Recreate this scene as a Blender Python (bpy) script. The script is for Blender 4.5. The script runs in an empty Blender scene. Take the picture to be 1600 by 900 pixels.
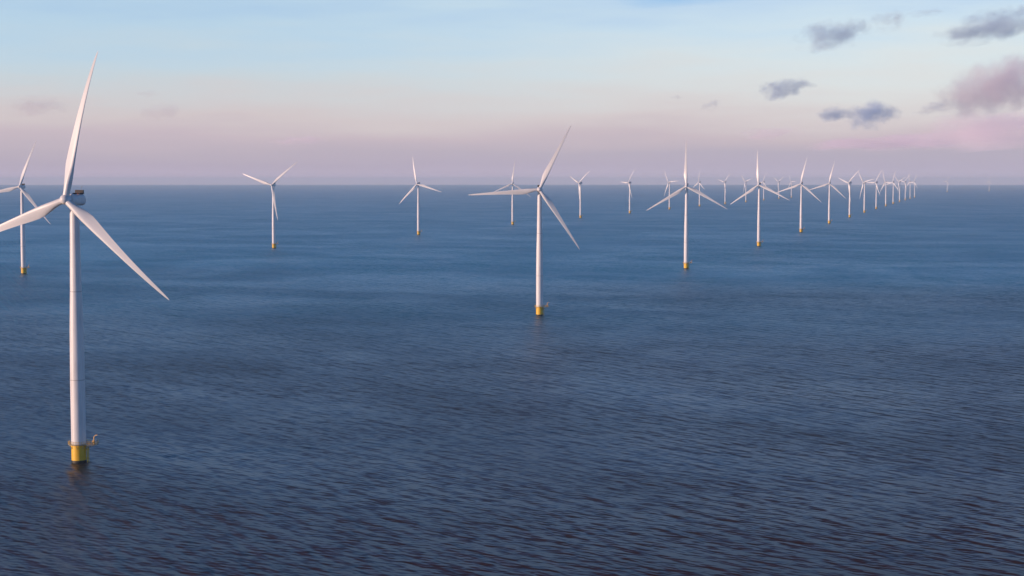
import bpy, bmesh, math, random
from mathutils import Vector, Matrix, noise
R = math.radians
random.seed(7)
scene = bpy.context.scene
C = scene.collection

# ------------------------------------------------------------------ camera
F_PX, CAM_H, LEVEL = 2500.0, 102.0, 282.0          # for a 1600 x 900 frame
PITCH = math.atan((450 - LEVEL) / F_PX)
cam_d = bpy.data.cameras.new('camera')
cam = bpy.data.objects.new('camera', cam_d)
C.objects.link(cam)
cam_d.sensor_width = 36.0
cam_d.lens = 36.0 * F_PX / 1600.0
cam_d.clip_start = 1.0
cam_d.clip_end = 200000.0
cam.location = (0, 0, CAM_H)
cam.rotation_euler = (math.pi / 2 - PITCH, 0, 0)
scene.camera = cam

# ------------------------------------------------------------------ render look
scene.view_settings.view_transform = 'Standard'
scene.view_settings.look = 'None'
scene.view_settings.exposure = 0.0
scene.view_settings.gamma = 1.0
scene.view_settings.use_curve_mapping = False
cy = scene.cycles
cy.max_bounces = 10
cy.diffuse_bounces = 2
cy.glossy_bounces = 3
cy.use_denoising = True
cy.volume_bounces = 8
cy.volume_step_rate = 0.3
cy.sample_clamp_indirect = 6.0

SUN_AZ, SUN_EL = -112.0, 5.0                       # azimuth clockwise from +Y


# ------------------------------------------------------------------ node helpers
class N:
    def __init__(self, nt):
        self.nt = nt

    def new(self, typ, **kw):
        n = self.nt.nodes.new(typ)
        for k, v in kw.items():
            setattr(n, k, v)
        return n

    def put(self, sock, v):
        if hasattr(v, 'links'):
            self.nt.links.new(v, sock)
        else:
            sock.default_value = v

    def math(self, op, a, b=0.0, c=None, clamp=False):
        n = self.new('ShaderNodeMath', operation=op, use_clamp=clamp)
        self.put(n.inputs[0], a)
        self.put(n.inputs[1], b)
        if c is not None:
            self.put(n.inputs[2], c)
        return n.outputs[0]

    def ramp(self, fac, stops, interp='LINEAR'):
        n = self.new('ShaderNodeValToRGB')
        cr = n.color_ramp
        cr.interpolation = interp
        while len(cr.elements) < len(stops):
            cr.elements.new(0.5)
        for e, (p, c) in zip(cr.elements, stops):
            e.position = p
            e.color = (*c, 1) if len(c) == 3 else c
        self.put(n.inputs[0], fac)
        return n.outputs[0]

    def smooth(self, v, lo, hi, a=0.0, b=1.0):
        n = self.new('ShaderNodeMapRange', interpolation_type='SMOOTHSTEP')
        self.put(n.inputs[0], v)
        for i, x in zip((1, 2, 3, 4), (lo, hi, a, b)):
            self.put(n.inputs[i], x)
        return n.outputs[0]


def lin(r, g, b):
    f = lambda c: c / 12.92 if c <= 0.04045 else ((c + 0.055) / 1.055) ** 2.4
    return tuple(f(v / 255.0) for v in (r, g, b))


# ------------------------------------------------------------------ world (sky)
def build_world():
    w = bpy.data.worlds.new('World')
    scene.world = w
    w.use_nodes = True
    nt = w.node_tree
    n = N(nt)
    bg = nt.nodes['Background']
    sk = n.new('ShaderNodeTexSky', sky_type='NISHITA')
    sk.sun_disc = False
    sk.sun_elevation = R(SUN_EL)
    sk.sun_rotation = R(SUN_AZ)
    sk.air_density = 1.0
    sk.dust_density = 1.0
    sk.ozone_density = 2.0
    tc = n.new('ShaderNodeTexCoord')
    sep = n.new('ShaderNodeSeparateXYZ')
    nt.links.new(tc.outputs['Generated'], sep.inputs[0])
    smp = n.new('ShaderNodeMapping')
    nt.links.new(tc.outputs['Generated'], smp.inputs[0])
    smp.inputs['Scale'].default_value = (7, 7, 60)
    sno = n.new('ShaderNodeTexNoise')                   # thin uneven veils in the evening air
    nt.links.new(smp.outputs[0], sno.inputs[0])
    sno.inputs['Scale'].default_value = 1.0
    sno.inputs['Detail'].default_value = 5.0
    veil = n.math('MULTIPLY', n.math('SUBTRACT', sno.outputs[0], 0.5), n.math('MULTIPLY', sep.outputs[2], 0.85))
    z = n.math('MAXIMUM', n.math('ADD', sep.outputs[2], veil), 0.0)
    t = n.math('POWER', z, 0.5)
    # twilight arch opposite the setting sun: dusky mauve, rose, cream, pale blue
    high = [(0.37, (142, 190, 236)), (0.43, (92, 174, 246)), (0.56, (56, 150, 246)), (0.69, (50, 86, 142)), (0.82, (38, 44, 68)), (1.0, (34, 40, 66))]  # unseen upper sky, bright blue then dark, shaped to tint the water's reflections
    west = [(0.0, (208, 188, 208)), (.06, (196, 181, 203)), (.10, (187, 175, 194)), (.13, (191, 179, 194)), (.164, (202, 187, 198)),
            (.192, (211, 200, 204)), (.221, (208, 208, 213)), (.247, (200, 212, 221)), (.27, (194, 213, 227)),
            (.305, (184, 211, 232)), (.336, (174, 204, 232))]
    east = [(0.0, (208, 190, 210)), (.06, (194, 183, 205)), (.10, (186, 177, 198)), (.13, (184, 176, 194)), (.164, (202, 188, 198)),
            (.192, (215, 206, 210)), (.221, (220, 217, 219)), (.247, (222, 225, 227)), (.27, (219, 229, 234)),
            (.305, (207, 226, 240)), (.336, (194, 217, 240))]
    a = n.ramp(t, [(p, lin(*c)) for p, c in west + high])
    b = n.ramp(t, [(p, lin(*c)) for p, c in east + high])
    az = n.math('ARCTAN2', sep.outputs[0], sep.outputs[1])
    side = n.smooth(az, R(-14), R(16))
    mx = n.new('ShaderNodeMix', data_type='RGBA')
    nt.links.new(side, mx.inputs['Factor'])
    nt.links.new(a, mx.inputs['A'])
    nt.links.new(b, mx.inputs['B'])
    # the ramp is in finished radiance; lift it to the strength the sky texture is used at
    up = n.new('ShaderNodeVectorMath', operation='SCALE')
    nt.links.new(mx.outputs['Result'], up.inputs[0])
    up.inputs['Scale'].default_value = 10.0
    m2 = n.new('ShaderNodeMix', data_type='RGBA')
    m2.inputs['Factor'].default_value = 0.14
    nt.links.new(up.outputs[0], m2.inputs['A'])
    nt.links.new(sk.outputs[0], m2.inputs['B'])
    nt.links.new(m2.outputs['Result'], bg.inputs[0])
    bg.inputs[1].default_value = 0.112


build_world()

sun_d = bpy.data.lights.new('sun', 'SUN')
sun_d.energy = 4.6
sun_d.angle = R(0.6)
sun_d.color = (1.0, 0.68, 0.52)
sun = bpy.data.objects.new('sun', sun_d)
C.objects.link(sun)
sdir = Vector((math.sin(R(SUN_AZ)) * math.cos(R(SUN_EL)), math.cos(R(SUN_AZ)) * math.cos(R(SUN_EL)), math.sin(R(SUN_EL))))
sun.rotation_euler = sdir.to_track_quat('Z', 'Y').to_euler()
sun.location = (-300, -100, 400)


# ------------------------------------------------------------------ materials
def mat(name):
    m = bpy.data.materials.new(name)
    m.use_nodes = True
    return m, N(m.node_tree), m.node_tree.nodes['Principled BSDF']


def painted(name, col, rough=0.4, dirt=0.12, dirt_col=None, scale=0.25, stretch=0.12):
    """paint with faint run-down streaks and mottling"""
    m, n, p = mat(name)
    tc = n.new('ShaderNodeTexCoord')
    mp = n.new('ShaderNodeMapping')
    m.node_tree.links.new(tc.outputs['Object'], mp.inputs[0])
    mp.inputs['Scale'].default_value = (1, 1, stretch)
    no = n.new('ShaderNodeTexNoise')
    m.node_tree.links.new(mp.outputs[0], no.inputs[0])
    no.inputs['Scale'].default_value = scale * 4
    no.inputs['Detail'].default_value = 5
    fac = n.smooth(no.outputs[0], 0.42, 0.72, 0.0, dirt)
    mx = n.new('ShaderNodeMix', data_type='RGBA')
    m.node_tree.links.new(fac, mx.inputs['Factor'])
    mx.inputs['A'].default_value = (*col, 1)
    mx.inputs['B'].default_value = (*(dirt_col or tuple(c * 0.45 for c in col)), 1)
    m.node_tree.links.new(mx.outputs['Result'], p.inputs['Base Color'])
    p.inputs['Roughness'].default_value = rough
    return m


M_TOWER = painted('tower_paint', (0.75, 0.755, 0.76), 0.42, 0.24)


def tower_joints(m):
    """grey sealant lines where the tower sections are bolted together"""
    n, p = N(m.node_tree), m.node_tree.nodes['Principled BSDF']
    src = p.inputs['Base Color'].links[0].from_socket
    tc, sp = n.new('ShaderNodeTexCoord'), n.new('ShaderNodeSeparateXYZ')
    m.node_tree.links.new(tc.outputs['Object'], sp.inputs[0])
    fac = None
    for z in (30.15, 62.12):
        d = n.math('ABSOLUTE', n.math('SUBTRACT', sp.outputs[2], z))
        f = n.smooth(d, 0.12, 0.22, 0.45, 0.0)
        fac = f if fac is None else n.math('MAXIMUM', fac, f)
    mx = n.new('ShaderNodeMix', data_type='RGBA')
    n.put(mx.inputs['Factor'], fac)
    n.put(mx.inputs['A'], src)
    mx.inputs['B'].default_value = (0.16, 0.16, 0.16, 1)
    m.node_tree.links.new(mx.outputs['Result'], p.inputs['Base Color'])


tower_joints(M_TOWER)
M_BLADE = painted('blade_gelcoat', (0.74, 0.75, 0.75), 0.38, 0.10, scale=0.15)
M_NACELLE = painted('nacelle_paint', (0.70, 0.71, 0.72), 0.42, 0.15)
M_YELLOW = painted('marine_yellow_paint', (0.84, 0.50, 0.025), 0.5, 0.22, (0.42, 0.19, 0.03), 0.3)
M_ALGAE = painted('wet_algae_band', (0.020, 0.022, 0.016), 0.6, 0.5, (0.006, 0.008, 0.006), 0.8, 1.0)
M_GRATING = painted('galvanised_grating', (0.36, 0.33, 0.22), 0.6, 0.3)
M_COOLER = painted('cooler_dark_metal', (0.06, 0.052, 0.05), 0.8, 0.2)
M_ORANGE = painted('crane_orange_paint', (0.78, 0.46, 0.16), 0.5, 0.2)
M_STEEL = painted('galvanised_steel', (0.42, 0.43, 0.44), 0.45, 0.2)
M_DOOR = painted('door_grey_paint', (0.32, 0.34, 0.36), 0.45, 0.2)
M_LAMP = painted('beacon_lens', (0.35, 0.02, 0.015), 0.2, 0.0)


# ------------------------------------------------------------------ mesh helpers
def finish(name, bm, m, parent=None, smooth=True, auto=35):
    bmesh.ops.recalc_face_normals(bm, faces=bm.faces)
    me = bpy.data.meshes.new(name)
    bm.to_mesh(me)
    bm.free()
    me.materials.append(m)
    if smooth:
        for pl in me.polygons:
            pl.use_smooth = True
        me.set_sharp_from_angle(angle=R(auto))
    o = bpy.data.objects.new(name, me)
    C.objects.link(o)
    if parent is not None:
        o.parent = parent
    return o


def lathe(bm, prof, seg=48, cap=True, mtx=None):
    """prof: (radius, z) pairs, bottom to top"""
    rings = []
    for r, z in prof:
        ring = []
        for i in range(seg):
            a = 2 * math.pi * i / seg
            v = Vector((r * math.cos(a), r * math.sin(a), z))
            ring.append(bm.verts.new(mtx @ v if mtx else v))
        rings.append(ring)
    for a, b in zip(rings, rings[1:]):
        for i in range(seg):
            j = (i + 1) % seg
            bm.faces.new((a[i], a[j], b[j], b[i]))
    if cap:
        bm.faces.new(rings[0][::-1])
        bm.faces.new(rings[-1])


def tube(bm, pts, r, seg=8, closed=False):
    pts = [Vector(p) for p in pts]
    rings = []
    k = len(pts)
    for i, p in enumerate(pts):
        if closed:
            d = pts[(i + 1) % k] - pts[i - 1]
        else:
            d = pts[min(i + 1, k - 1)] - pts[max(i - 1, 0)]
        d.normalize()
        s = d.orthogonal() if abs(d.z) > 0.9 else d.cross(Vector((0, 0, 1)))
        s.normalize()
        t = d.cross(s)
        rings.append([bm.verts.new(p + s * r * math.cos(2 * math.pi * q / seg) + t * r * math.sin(2 * math.pi * q / seg)) for q in range(seg)])
    n_r = k if closed else k - 1
    for i in range(n_r):
        a, b = rings[i], rings[(i + 1) % k]
        for q in range(seg):
            w = (q + 1) % seg
            bm.faces.new((a[q], a[w], b[w], b[q]))
    if not closed:
        bm.faces.new(rings[0][::-1])
        bm.faces.new(rings[-1])


def box(bm, c, s, bevel=0.0, rot=None):
    r = bmesh.ops.create_cube(bm, size=1.0)
    vs = r['verts']
    for v in vs:
        v.co = Vector((v.co.x * s[0], v.co.y * s[1], v.co.z * s[2]))
        if rot:
            v.co = rot @ v.co
        v.co += Vector(c)
    if bevel:
        es = list({e for v in vs for e in v.link_edges})
        bmesh.ops.bevel(bm, geom=es, offset=bevel, segments=2, affect='EDGES', profile=0.6)


# ------------------------------------------------------------------ sea
SWELL = 0.054


def build_sea():
    bm = bmesh.new()
    rads = [0, 60, 150, 300, 500, 800, 1300, 2200, 4000, 8000, 16000, 25000, 39000]
    seg = 96
    c = bm.verts.new((0, 0, 0))
    prev = None
    for r in rads[1:]:
        ring = [bm.verts.new((r * math.cos(2 * math.pi * i / seg), r * math.sin(2 * math.pi * i / seg), 0)) for i in range(seg)]
        for i in range(seg):
            j = (i + 1) % seg
            if prev is None:
                bm.faces.new((c, ring[i], ring[j]))
            else:
                bm.faces.new((prev[i], ring[i], ring[j], prev[j]))
        prev = ring
    m, n, p = mat('sea_water')
    nt = m.node_tree
    geo = n.new('ShaderNodeNewGeometry')
    pos = geo.outputs['Position']

    def field(L, k, ang, detail=1.0, off=0.0, dist=0.0, rough=0.5):
        """noise stretched along a crest; the crest runs at `ang` degrees to the right-and-nearer"""
        ca, sa = math.cos(R(ang)), math.sin(R(ang))
        crest, wave = Vector((ca, -sa, 0)), Vector((sa, ca, 0))
        cmb = n.new('ShaderNodeCombineXYZ')
        for i, v in ((0, wave / L), (1, crest / (L * k))):
            d = n.new('ShaderNodeVectorMath', operation='DOT_PRODUCT')
            nt.links.new(pos, d.inputs[0])
            d.inputs[1].default_value = v
            o = n.math('ADD', d.outputs['Value'], off)
            nt.links.new(o, cmb.inputs[i])
        no = n.new('ShaderNodeTexNoise', noise_dimensions='2D')
        nt.links.new(cmb.outputs[0], no.inputs['Vector'])
        no.inputs['Scale'].default_value = 1.0
        no.inputs['Detail'].default_value = detail
        no.inputs['Roughness'].default_value = rough
        no.inputs['Distortion'].default_value = dist
        return no.outputs[0], wave

    # wind patches: calmer and rougher areas a few hundred metres long
    patch, _ = field(380, 1.2, 30, 5.0, 11.3, 0.5, 0.6)
    patch2, _ = field(80, 1.6, 40, 3.0, 3.7, 0.5)
    gust, _ = field(260, 1.3, 25, 6.0, 57.1, 0.6, 0.65)
    amp = n.math('MULTIPLY', n.smooth(patch, 0.32, 0.66, 0.80, 1.30), n.smooth(patch2, 0.3, 0.7, 0.76, 1.2))
    sx = sy = None

    def add_slope(g, wv):
        nonlocal sx, sy
        gx, gy = n.math('MULTIPLY', g, wv.x), n.math('MULTIPLY', g, wv.y)
        sx = gx if sx is None else n.math('ADD', sx, gx)
        sy = gy if sy is None else n.math('ADD', sy, gy)

    # wind sea: a spread of wave trains running across the picture, slightly bent by a slow noise
    rnd = random.Random(21)
    bend, _ = field(60, 2.0, 30, 2.0, 33.0)
    bend2 = n.math('MULTIPLY', n.math('SUBTRACT', bend, 0.5), 9.0)
    trains = 24
    for q in range(trains):
        u = q / (trains - 1)
        L = 14.0 * (1.5 / 14.0) ** u * rnd.uniform(0.92, 1.08)
        a = R(55 - 24 * u + rnd.gauss(0, 10 + 7 * u))
        d = Vector((math.sin(a), math.cos(a), 0))
        k = 2 * math.pi / L
        dt = n.new('ShaderNodeVectorMath', operation='DOT_PRODUCT')
        nt.links.new(pos, dt.inputs[0])
        dt.inputs[1].default_value = d * k
        ph = n.math('ADD', dt.outputs['Value'], rnd.uniform(0, 6.28))
        ph = n.math('MULTIPLY_ADD', bend2, 0.6 + 0.8 * u, ph)
        add_slope(n.math('MULTIPLY', n.math('SINE', ph), SWELL * (0.85 + 0.3 * u)), d)
    for L, k, ang, s, det, off, dist in (
            (11.0, 1.8, 20, 0.26, 2.0, 71.3, 0.5),
            (60.0, 1.6, 30, 0.13, 2.0, 11.9, 0.8),
            (26.0, 1.8, 46, 0.24, 2.0, 27.3, 0.6),
            (4.0, 2.8, 40, 0.66, 2.0, 41.2, 0.4),
            (2.0, 2.2, 14, 0.62, 2.0, 63.9, 0.3)):
        f, wv = field(L, k, ang, det, off, dist)
        add_slope(n.math('MULTIPLY', n.math('SUBTRACT', f, 0.5), s), wv)
    f, _ = field(1.3, 1.0, 90, 2.0, 7.7)               # cross chop
    g = n.math('MULTIPLY', n.math('SUBTRACT', f, 0.5), 0.40)
    sx = n.math('ADD', sx, g)
    sx, sy = n.math('MULTIPLY', sx, amp), n.math('MULTIPLY', sy, amp)
    cmb = n.new('ShaderNodeCombineXYZ')
    nt.links.new(sx, cmb.inputs[0])
    nt.links.new(sy, cmb.inputs[1])
    cmb.inputs[2].default_value = 1.0
    nr = n.new('ShaderNodeVectorMath', operation='NORMALIZE')
    nt.links.new(cmb.outputs[0], nr.inputs[0])
    nt.links.new(nr.outputs[0], p.inputs['Normal'])
    # water tone painted by distance: dark brown near, blue far standing in for reflected sky
    tone_noise, _ = field(520, 2.2, 12, 4.0, 91.0)
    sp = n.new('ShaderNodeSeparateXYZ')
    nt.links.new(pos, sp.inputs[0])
    out = n.math('ADD', n.math('DIVIDE', sp.outputs[1], 1950.0), n.math('MULTIPLY', n.math('SUBTRACT', tone_noise, 0.5), 0.5))
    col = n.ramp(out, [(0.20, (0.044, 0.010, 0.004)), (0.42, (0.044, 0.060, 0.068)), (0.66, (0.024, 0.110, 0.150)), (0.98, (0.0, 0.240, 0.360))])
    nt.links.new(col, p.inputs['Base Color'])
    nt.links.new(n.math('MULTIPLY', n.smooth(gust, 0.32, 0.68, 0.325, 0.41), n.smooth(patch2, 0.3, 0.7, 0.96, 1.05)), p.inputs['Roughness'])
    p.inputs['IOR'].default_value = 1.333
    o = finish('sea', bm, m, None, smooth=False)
    o['kind'] = 'structure'
    return o


build_sea()


# ------------------------------------------------------------------ haze
def build_haze():
    bm = bmesh.new()
    S = 41000.0
    box(bm, (0, 0, (153.0 - 5.0) / 2), (2 * S, 2 * S, 158.0))
    m = bpy.data.materials.new('pale_sea_haze')
    m.use_nodes = True
    nt = m.node_tree
    for nd in list(nt.nodes):
        if nd.type == 'BSDF_PRINCIPLED':
            nt.nodes.remove(nd)
    v = nt.nodes.new('ShaderNodeVolumePrincipled')
    v.inputs['Color'].default_value = (0.76, 0.90, 1.0, 1)
    v.inputs['Density'].default_value = 3.9e-5
    v.inputs['Anisotropy'].default_value = 0.0
    nt.links.new(v.outputs[0], nt.nodes['Material Output'].inputs['Volume'])
    o = finish('haze', bm, m, None, smooth=False)
    o['kind'] = 'stuff'
    return o


build_haze()


# ------------------------------------------------------------------ wind turbine
HUB_H, OVERHANG, TILT = 95.0, 5.4, 5.0


def blade_mesh():
    bm = bmesh.new()
    st = [  # r, chord, thickness ratio, twist
        (1.3, 2.35, 1.0, 14), (3.0, 2.35, 1.0, 14), (5.0, 2.75, .80, 14), (7.5, 3.45, .58, 13), (10.0, 4.0, .44, 11.5),
        (12.5, 4.15, .36, 10), (16.0, 3.85, .31, 8), (20.0, 3.4, .27, 6), (25.0, 2.9, .24, 4.2), (30.0, 2.45, .22, 2.8),
        (35.0, 2.05, .21, 1.8), (40.0, 1.68, .20, 1.0), (44.0, 1.40, .19, .4), (48.0, 1.08, .18, 0), (51.0, .80, .18, -.3),
        (53.0, .50, .18, -.5), (53.8, .26, .18, -.5), (54.1, .08, .18, -.5)]
    n = 22
    rings = []
    for r, c, tr, tw in st:
        ring = []
        cyl = max(0.0, min(1.0, (tr - .36) / .64))
        bend = 4.3 * (r / 54.0) ** 3.0 - 0.02 * r
        for i in range(n):
            a = 2 * math.pi * i / n
            ux = (1 + math.cos(a)) / 2                      # 0 trailing edge, 1 leading edge
            s = 1 if math.sin(a) >= 0 else -1               # suction side is +y
            xx = 1 - ux
            yt = 5 * tr * (.2969 * math.sqrt(max(xx, 0)) - .126 * xx - .3516 * xx ** 2 + .2843 * xx ** 3 - .1036 * xx ** 4)
            camb = 0.035 * 4 * xx * (1 - xx)
            ax, ay = (0.30 - xx) * c, (yt * s * (1.15 if s > 0 else .85) + camb) * c
            rx, ry = math.cos(a) * c / 2, math.sin(a) * c / 2
            x, y = ax * (1 - cyl) + rx * cyl, ay * (1 - cyl) + ry * cyl
            t = R(-tw - 2.0)
            ring.append(bm.verts.new((x * math.cos(t) - y * math.sin(t), x * math.sin(t) + y * math.cos(t) + bend, r)))
        rings.append(ring)
    for a, b in zip(rings, rings[1:]):
        for i in range(n):
            j = (i + 1) % n
            bm.faces.new((a[i], a[j], b[j], b[i]))
    bm.faces.new(rings[0][::-1])
    bm.faces.new(rings[-1])
    return bm


def make_turbine(name='wind_turbine'):
    root = bpy.data.objects.new(name, None)
    root.empty_display_size = 5
    C.objects.link(root)
    # --- yellow foundation pile with the dark wet band at the waterline
    bm = bmesh.new()
    lathe(bm, [(2.62, -4.0), (2.62, 6.0), (2.78, 6.02), (2.78, 6.30), (2.62, 6.32), (2.62, 6.6)], 56)
    pile = finish('foundation_pile', bm, M_YELLOW, root)
    bm = bmesh.new()
    lathe(bm, [(2.66, -3.0), (2.66, 0.75), (2.63, 0.95)], 56)
    finish('waterline_band', bm, M_ALGAE, pile)
    bm = bmesh.new()                                        # boat landing: two fenders and a ladder on the right flank
    for s in (-1, 1):
        tube(bm, [(3.35, s * 0.9, -3), (3.35, s * 0.9, 5.6), (2.55, s * 0.75, 6.2)], 0.16, 8)
        for z in (1.6, 4.6):
            tube(bm, [(2.4, s * 0.8, z), (3.35, s * 0.9, z)], 0.10, 6)
        tube(bm, [(3.0, s * 0.3, -2), (3.0, s * 0.3, 7.0)], 0.05, 6)
    for k in range(24):
        tube(bm, [(3.0, -0.3, -1 + k * 0.33), (3.0, 0.3, -1 + k * 0.33)], 0.03, 5)
    finish('boat_landing', bm, M_YELLOW, pile)
    # --- access platform with railing and davit crane
    bm = bmesh.new()
    zt = 6.62
    ring_o, ring_i, ring_o2, ring_i2 = [], [], [], []
    for i in range(48):
        a = 2 * math.pi * i / 48
        ca, sa = math.cos(a), math.sin(a)
        ext = 3.75
        if ca > 0.5:                                        # landing stage reaching out on the right flank
            ext = min(6.9 / ca, 2.6 / max(abs(sa), 1e-3), 8.0)
            ext = max(ext, 3.75)
        ring_o.append((ext * ca, ext * sa))
        ring_i.append((2.3 * ca, 2.3 * sa))
    vo = [[bm.verts.new((x, y, z)) for x, y in ring_o] for z in (zt, zt + 0.18)]
    vi = [[bm.verts.new((x, y, z)) for x, y in ring_i] for z in (zt, zt + 0.18)]
    for i in range(48):
        j = (i + 1) % 48
        bm.faces.new((vo[0][i], vo[0][j], vo[1][j], vo[1][i]))
        bm.faces.new((vi[0][i], vi[1][i], vi[1][j], vi[0][j]))
        bm.faces.new((vo[1][i], vo[1][j], vi[1][j], vi[1][i]))
        bm.faces.new((vo[0][i], vi[0][i], vi[0][j], vo[0][j]))
    for a in range(0, 360, 45):                             # support brackets
        e = 3.6 if a else 6.4
        tube(bm, [(2.5 * math.cos(R(a)), 2.5 * math.sin(R(a)), zt - 1.6), (e * math.cos(R(a)), e * math.sin(R(a)), zt)], 0.10, 6)
    plat = finish('access_platform', bm, M_GRATING, root, smooth=False)
    bm = bmesh.new()
    for h in (0.62, 1.22):
        tube(bm, [(x * 0.985, y * 0.985, zt + h) for x, y in ring_o], 0.045, 6, closed=True)
    for i in range(0, 48, 2):
        x, y = ring_o[i]
        tube(bm, [(x * .985, y * .985, zt + .16), (x * .985, y * .985, zt + 1.24)], 0.045, 6)
    finish('railing', bm, M_YELLOW, plat)
    bm = bmesh.new()
    tube(bm, [(5.9, -1.2, zt + .1), (5.9, -1.2, zt + 3.0)], 0.22, 10)
    tube(bm, [(5.9, -1.2, zt + 2.7), (6.5, -1.5, zt + 3.5), (7.3, -1.8, zt + 3.6)], 0.14, 8)
    box(bm, (5.6, -1.2, zt + 1.1), (0.7, 0.6, 0.9), 0.06)
    finish('davit_crane', bm, M_ORANGE, plat)
    bm = bmesh.new()
    box(bm, (5.2, 1.2, zt + 0.85), (1.5, 1.2, 1.35), 0.08)
    finish('equipment_cabinet', bm, M_TOWER, plat)
    # --- tower
    bm = bmesh.new()
    prof = [(2.60, 6.6), (2.60, 30.0), (2.62, 30.0), (2.62, 30.3), (2.58, 30.3), (2.44, 48.0), (2.08, 62.0), (2.10, 62.0), (2.10, 62.25),
            (2.06, 62.25), (1.80, 80.0), (1.60, 91.0), (1.70, 91.05), (1.70, 92.6)]
    lathe(bm, prof, 64)
    tower = finish('tower', bm, M_TOWER, root, auto=40)
    bm = bmesh.new()
    rot = Matrix.Rotation(R(18), 3, 'Z')
    box(bm, rot @ Vector((2.62, 0, zt + 1.35)), (0.12, 0.95, 2.1), 0.03, rot)
    finish('door', bm, M_DOOR, tower)
    # --- nacelle (front towards -Y), origin at hub height on the tower axis
    bm = bmesh.new()
    turn = Matrix.Rotation(R(90), 4, 'X')                   # lathe axis Z -> -Y
    lathe(bm, [(1.2, -4.7), (1.75, -4.62), (2.02, -4.2), (2.1, -3.4), (2.12, 1.2), (2.3, 1.25), (2.3, 3.1), (2.05, 3.25), (1.7, 3.45)], 40, True, turn)
    for v in bm.verts:                                      # squared-off flanks and belly behind the generator ring
        if v.co.y > -1.22:
            v.co.x = math.copysign(min(abs(v.co.x) * 1.08, 1.95), v.co.x)
            v.co.z = max(min(v.co.z * 1.06, 2.02), -1.95)
    nac = finish('nacelle', bm, M_NACELLE, root, auto=38)
    nac.location = (0, 0, HUB_H)
    bm = bmesh.new()                                        # cooler rack standing on the rear roof
    box(bm, (0, 3.3, 2.85), (3.5, 0.5, 1.5), 0.06)
    for s in (-1, 1):
        box(bm, (s * 1.5, 2.2, 2.3), (0.12, 2.2, 0.55), 0.03)
    finish('roof_cooler', bm, M_COOLER, nac)
    bm = bmesh.new()
    tube(bm, [(0.9, 3.3, 3.5), (0.9, 3.3, 4.7), (1.25, 3.3, 4.9), (1.25, 3.3, 5.2)], 0.06, 6)
    finish('wind_vane_mast', bm, M_STEEL, nac)
    bm = bmesh.new()
    lathe(bm, [(.17, 2.02), (.17, 2.25), (.1, 2.42), (.02, 2.46)], 12, True, Matrix.Translation((0.9, 1.0, 0)))
    finish('beacon', bm, M_LAMP, nac)
    # --- hub and three blades
    bm = bmesh.new()
    lathe(bm, [(1.55, -1.75), (1.72, -1.5), (1.80, -0.6), (1.80, 0.5), (1.62, 1.1), (1.2, 1.62), (.65, 1.95), (.12, 2.05)], 40, True, turn)
    hub = finish('hub', bm, M_NACELLE, root, auto=50)
    b = finish('blade', blade_mesh(), M_BLADE, hub, auto=60)
    for k in (1, 2):
        c = b.copy()
        C.objects.link(c)
        c.parent = hub
    return root


def pose(root, yaw, theta):
    """yaw: where the rotor faces; theta: clock angle of the first blade"""
    for ch in root.children:
        nm = ch.name.split('.')[0]
        if nm == 'nacelle':
            ch.rotation_euler = (0, 0, R(yaw))
        elif nm == 'hub':
            ch.location = Matrix.Rotation(R(yaw), 3, 'Z') @ Vector((0, -OVERHANG, 0.25)) + Vector((0, 0, HUB_H))
            ch.rotation_euler = (R(-TILT), 0, R(yaw))
            for k, bl in enumerate(sorted([q for q in ch.children if q.name.startswith('blade')], key=lambda q: q.name)):
                bl.rotation_euler = (0, R(theta + 120 * k), 0)


def copy_turbine(src):
    r = src.copy()
    C.objects.link(r)
    for ch in src.children:
        c = ch.copy()
        C.objects.link(c)
        c.parent = r
        for g in ch.children:
            d = g.copy()
            C.objects.link(d)
            d.parent = c
    return r


def spot(px, depth):
    """ground point at a given distance on the bearing that the photograph shows it"""
    d = depth * math.cos(PITCH) + CAM_H * math.sin(PITCH)
    return Vector(((px - 800) / F_PX * d, depth, 0))


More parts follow.
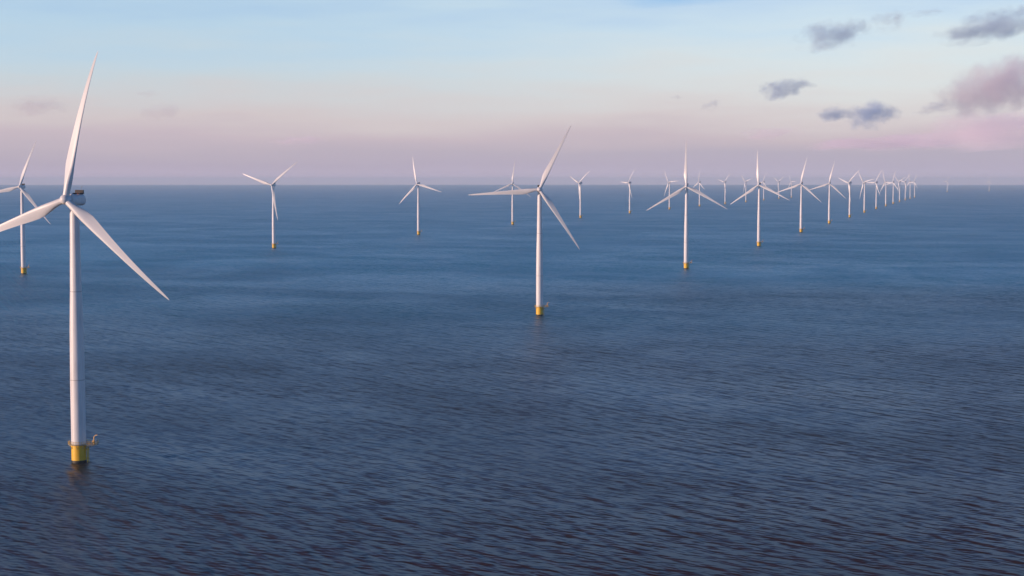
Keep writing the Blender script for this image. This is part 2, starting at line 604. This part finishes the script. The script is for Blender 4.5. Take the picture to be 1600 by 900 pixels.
FRONT, BACK = 'wind turbines in the front row', 'wind turbines in the rear row'
Y0, DY = 575.0, 640.0
Z0, DZ = 1747.0, 650.0
T = [  # pixel bearing, distance, yaw, blade angle, group, label
    (123.5, 575, -19, 10, FRONT, 'largest white wind turbine, closest to the viewer, its left blade cut by the frame'),
    (843, 1207, -3, 26, FRONT, 'second largest white turbine, mid picture, one blade level and one pointing up to the right'),
    (1072, 1849, -10, -1, FRONT, 'white turbine on a yellow base with blades like an upright letter Y, third largest'),
    (1185.5, 2480, -22, -4, FRONT, 'fourth largest turbine, just right of the upright Y-shaped one'),
    (1251.5, 3150, -24, 11, FRONT, 'fifth turbine of the near line, one blade pointing down to the right'),
    (1295.5, 3790, -22, 12, FRONT, 'slim pale turbine, sixth of the near line, one blade pointing up and right'),
    (1327.5, 4430, -20, 47, FRONT, 'seventh turbine of the near line, small and pale, before the crowded far stretch'),
    (1350.5, 5080, -24, 77, FRONT, 'eighth turbine of the near line, where the gaps start to close up'),
    (1369, 5720, -18, 30, FRONT, 'ninth turbine of the near line, shorter than the eighth to its left'),
    (1384, 6360, -20, 95, FRONT, 'tenth turbine of the near line, first of the tightly spaced far towers'),
    (1395.5, 7000, -16, 14, FRONT, 'eleventh turbine of the near line, fifth from its far end'),
    (1405.5, 7640, -26, 64, FRONT, 'twelfth turbine of the near line, fourth from its far end'),
    (1414.5, 8280, -20, 40, FRONT, 'hazy turbine third from the far end of the near line'),
    (1422, 8920, -22, 103, FRONT, 'hazy turbine second from the far end of the near line'),
    (1429, 9560, -18, 22, FRONT, 'hazy turbine that closes the far end of the near line'),
    (37, 1747, -10, 19, BACK, 'turbine at the left edge, behind the blade of the largest turbine'),
    (428, 2409, -18, 49, BACK, 'lone turbine between the largest and the mid picture ones, one blade hanging straight down'),
    (654, 3006, -26, -14, BACK, 'lone small turbine left of the level-bladed one, one blade pointing down to the left'),
    (801, 3697, -8, 6, BACK, 'small turbine behind the level blade of the second largest turbine'),
    (907, 4347, -14, 52, BACK, 'small turbine just right of the second largest one, alone on open water'),
    (984, 4997, -20, 33, BACK, 'small faint turbine on open water, left of the Y-shaped rotor'),
    (1046, 5647, -16, 84, BACK, 'small tower behind the left blade of the Y-shaped rotor'),
    (1093, 6297, -22, 2, BACK, 'small tower behind the right blade of the Y-shaped rotor'),
    (1133, 6947, -18, 44, BACK, 'tiny tower at the tip of the right blade of the Y-shaped rotor'),
    (1165.5, 7597, -20, 71, BACK, 'tiny tower left of the fourth largest turbine, crossed by its left blade'),
    (1193.3, 8247, -14, 17, BACK, 'tiny tower half hidden close behind the fourth largest turbine'),
    (1217, 8897, -20, 58, BACK, 'tiny tower under the right blade of the fourth largest turbine'),
    (1236.5, 9547, -22, 90, BACK, 'tiny tower just left of the fifth turbine of the near line'),
    (1480, 14200, -20, 28, 'lone turbines on the horizon', 'tiny lone turbine on the horizon, first beyond the end of the near line'),
    (1545.5, 15000, -20, 5, 'lone turbines on the horizon', 'tiny lone turbine on the horizon nearest the right edge'),
]
proto = make_turbine()
roots = []
for i, row in enumerate(T):
    roots.append(proto if i == 0 else copy_turbine(proto))
for r, (px, dep, yaw, th, grp, lab) in zip(roots, T):
    r.location = spot(px, dep)
    r['label'] = lab
    r['category'] = 'wind turbine'
    r['group'] = grp
    pose(r, yaw - (42 if dep > 4000 else 0), th)       # the far machines stand turned further out of the wind


# ------------------------------------------------------------------ clouds
def cloud_material(name, col, dens, lo, hi, freq, aniso=0.1, flat=0.0, stretch=1.0):
    m = bpy.data.materials.new(name)
    m.use_nodes = True
    nt = m.node_tree
    for nd in list(nt.nodes):
        if nd.type == 'BSDF_PRINCIPLED':
            nt.nodes.remove(nd)
    n = N(nt)
    tc = n.new('ShaderNodeTexCoord')
    info = n.new('ShaderNodeObjectInfo')
    ln = n.new('ShaderNodeVectorMath', operation='LENGTH')
    nt.links.new(tc.outputs['Object'], ln.inputs[0])
    mp = n.new('ShaderNodeMapping')
    nt.links.new(tc.outputs['Object'], mp.inputs[0])
    mp.inputs['Scale'].default_value = (stretch, 1, 1)
    mp.inputs['Rotation'].default_value = (0, R(-14), 0)
    no = n.new('ShaderNodeTexNoise', noise_dimensions='4D')
    nt.links.new(mp.outputs[0], no.inputs['Vector'])
    nt.links.new(n.math('MULTIPLY', info.outputs['Random'], 60.0), no.inputs['W'])
    no.inputs['Scale'].default_value = freq
    no.inputs['Detail'].default_value = 7.0
    no.inputs['Roughness'].default_value = 0.62
    fall = n.math('SUBTRACT', 1.0, n.math('POWER', ln.outputs['Value'], 1.6), clamp=True)
    v = n.math('ADD', n.math('MULTIPLY', n.math('SUBTRACT', no.outputs[0], 0.5), 1.9), n.math('MULTIPLY', fall, 0.75))
    d = n.math('MULTIPLY', n.smooth(v, lo, hi), n.smooth(ln.outputs['Value'], 0.78, 1.0, 1.0, 0.0))
    dens_v = n.math('MULTIPLY', d, dens)
    vol = n.new('ShaderNodeVolumePrincipled')
    vol.inputs['Color'].default_value = (*col, 1)
    vol.inputs['Anisotropy'].default_value = aniso
    nt.links.new(dens_v, vol.inputs['Density'])
    nt.links.new(vol.outputs[0], nt.nodes['Material Output'].inputs['Volume'])
    return m


def cloud(px, py, w_px, h_px, alt, m, label, tilt=0.0, seed=0, thick=0.7):
    el = math.atan((450 - py) / F_PX) - PITCH
    dist = (alt - CAM_H) / math.tan(el)
    az = math.atan((px - 800) / F_PX)
    c = Vector((dist * math.tan(az), dist, alt))
    k = dist / F_PX
    bm = bmesh.new()
    bmesh.ops.create_icosphere(bm, subdivisions=4, radius=1.0)
    for v in bm.verts:
        s = 0.98 + 0.22 * (noise.noise(v.co * 2.1 + Vector((seed * 3.1, seed, 0)))) + 0.10 * noise.noise(v.co * 5 + Vector((seed, 0, 7)))
        v.co *= min(s, 1.15)
        if v.co.z < 0:
            v.co.z *= 0.8
    o = finish('cloud', bm, m, None)
    o.location = c
    o.scale = (w_px * k / 2, w_px * k / 2 * thick, h_px * k / 2)
    o.rotation_euler = (0, R(-tilt), -az)
    o['label'] = label
    o['category'] = 'cloud'
    o['group'] = 'clouds in the evening sky'
    return o


M_GREY = cloud_material('slate_blue_cloud', (0.76, 0.88, 1.0), 0.0050, 0.30, 1.0, 1.5, stretch=1.9)
M_WISP = cloud_material('thin_grey_cloud', (0.86, 0.89, 0.96), 0.0034, 0.34, 1.1, 1.7, stretch=1.7)
M_PINK = cloud_material('rose_cloud', (1.0, 0.93, 0.97), 0.0024, 0.12, 0.95, 1.9, stretch=2.0)
M_PEACH = cloud_material('peach_streak', (1.0, 0.94, 0.95), 0.0010, 0.22, 0.95, 2.2, stretch=1.2)
M_VEIL = cloud_material('mauve_veil', (0.98, 0.88, 0.92), 0.00085, 0.25, 1.0, 1.8, stretch=1.6)

cloud(1296, 56, 168, 70, 1700, M_GREY, 'slate grey cloud high up, left of the top corner one', 8, 1)
cloud(1385, 34, 100, 56, 1700, M_WISP, 'thin wisp between the two highest grey clouds', 12, 2)
cloud(1442, 20, 90, 20, 1700, M_WISP, 'faint streak near the top edge, beside the corner cloud', 6, 3)
cloud(1540, 40, 225, 72, 1700, M_GREY, 'long slate grey cloud in the top right corner', 12, 4)
cloud(1222, 139, 130, 46, 1600, M_GREY, 'small isolated grey cloud in the middle height of the right sky', 10, 5)
cloud(1110, 165, 56, 26, 1500, M_WISP, 'small slanting grey wisp, leftmost but one of the right side clouds', 24, 6)
cloud(1055, 153, 36, 16, 1500, M_WISP, 'tiny faint cloud speck, above the Y-shaped rotor', 0, 7)
cloud(1302, 178, 86, 36, 1500, M_GREY, 'smaller lobe of the grey and rose cloud pair above the far towers', 8, 8)
cloud(1352, 181, 135, 62, 1500, M_GREY, 'larger lobe of the grey and rose cloud pair above the far towers', 6, 9)
cloud(1562, 135, 250, 112, 1700, M_PINK, 'big rose and lilac cloud bank against the right edge', 12, 10)
cloud(1545, 205, 380, 80, 1500, M_PEACH, 'low peach pink cloud streak below the big rose bank', 4, 11)
cloud(1400, 222, 380, 36, 1400, M_VEIL, 'long faint mauve veil above the far end of the turbine line', 2, 12)
cloud(62, 166, 140, 50, 1600, M_VEIL, 'soft pinkish cloud behind the upper blade of the largest turbine', 6, 13)
cloud(258, 174, 110, 40, 1600, M_VEIL, 'soft pink wisp right of the largest turbine rotor', 8, 14)
cloud(232, 147, 60, 18, 1600, M_VEIL, 'faintest small wisp above the soft pink one', 4, 15)
cloud(470, 219, 120, 22, 1500, M_VEIL, 'faint low streak above the lone turbine with the hanging blade', 3, 16)
cloud(1205, 208, 150, 30, 1500, M_VEIL, 'pale mauve wisp above the fourth largest turbine', 5, 17)
cloud(1455, 168, 90, 30, 1600, M_WISP, 'ragged grey wisp between the grey and rose pair and the big rose bank', 10, 18)
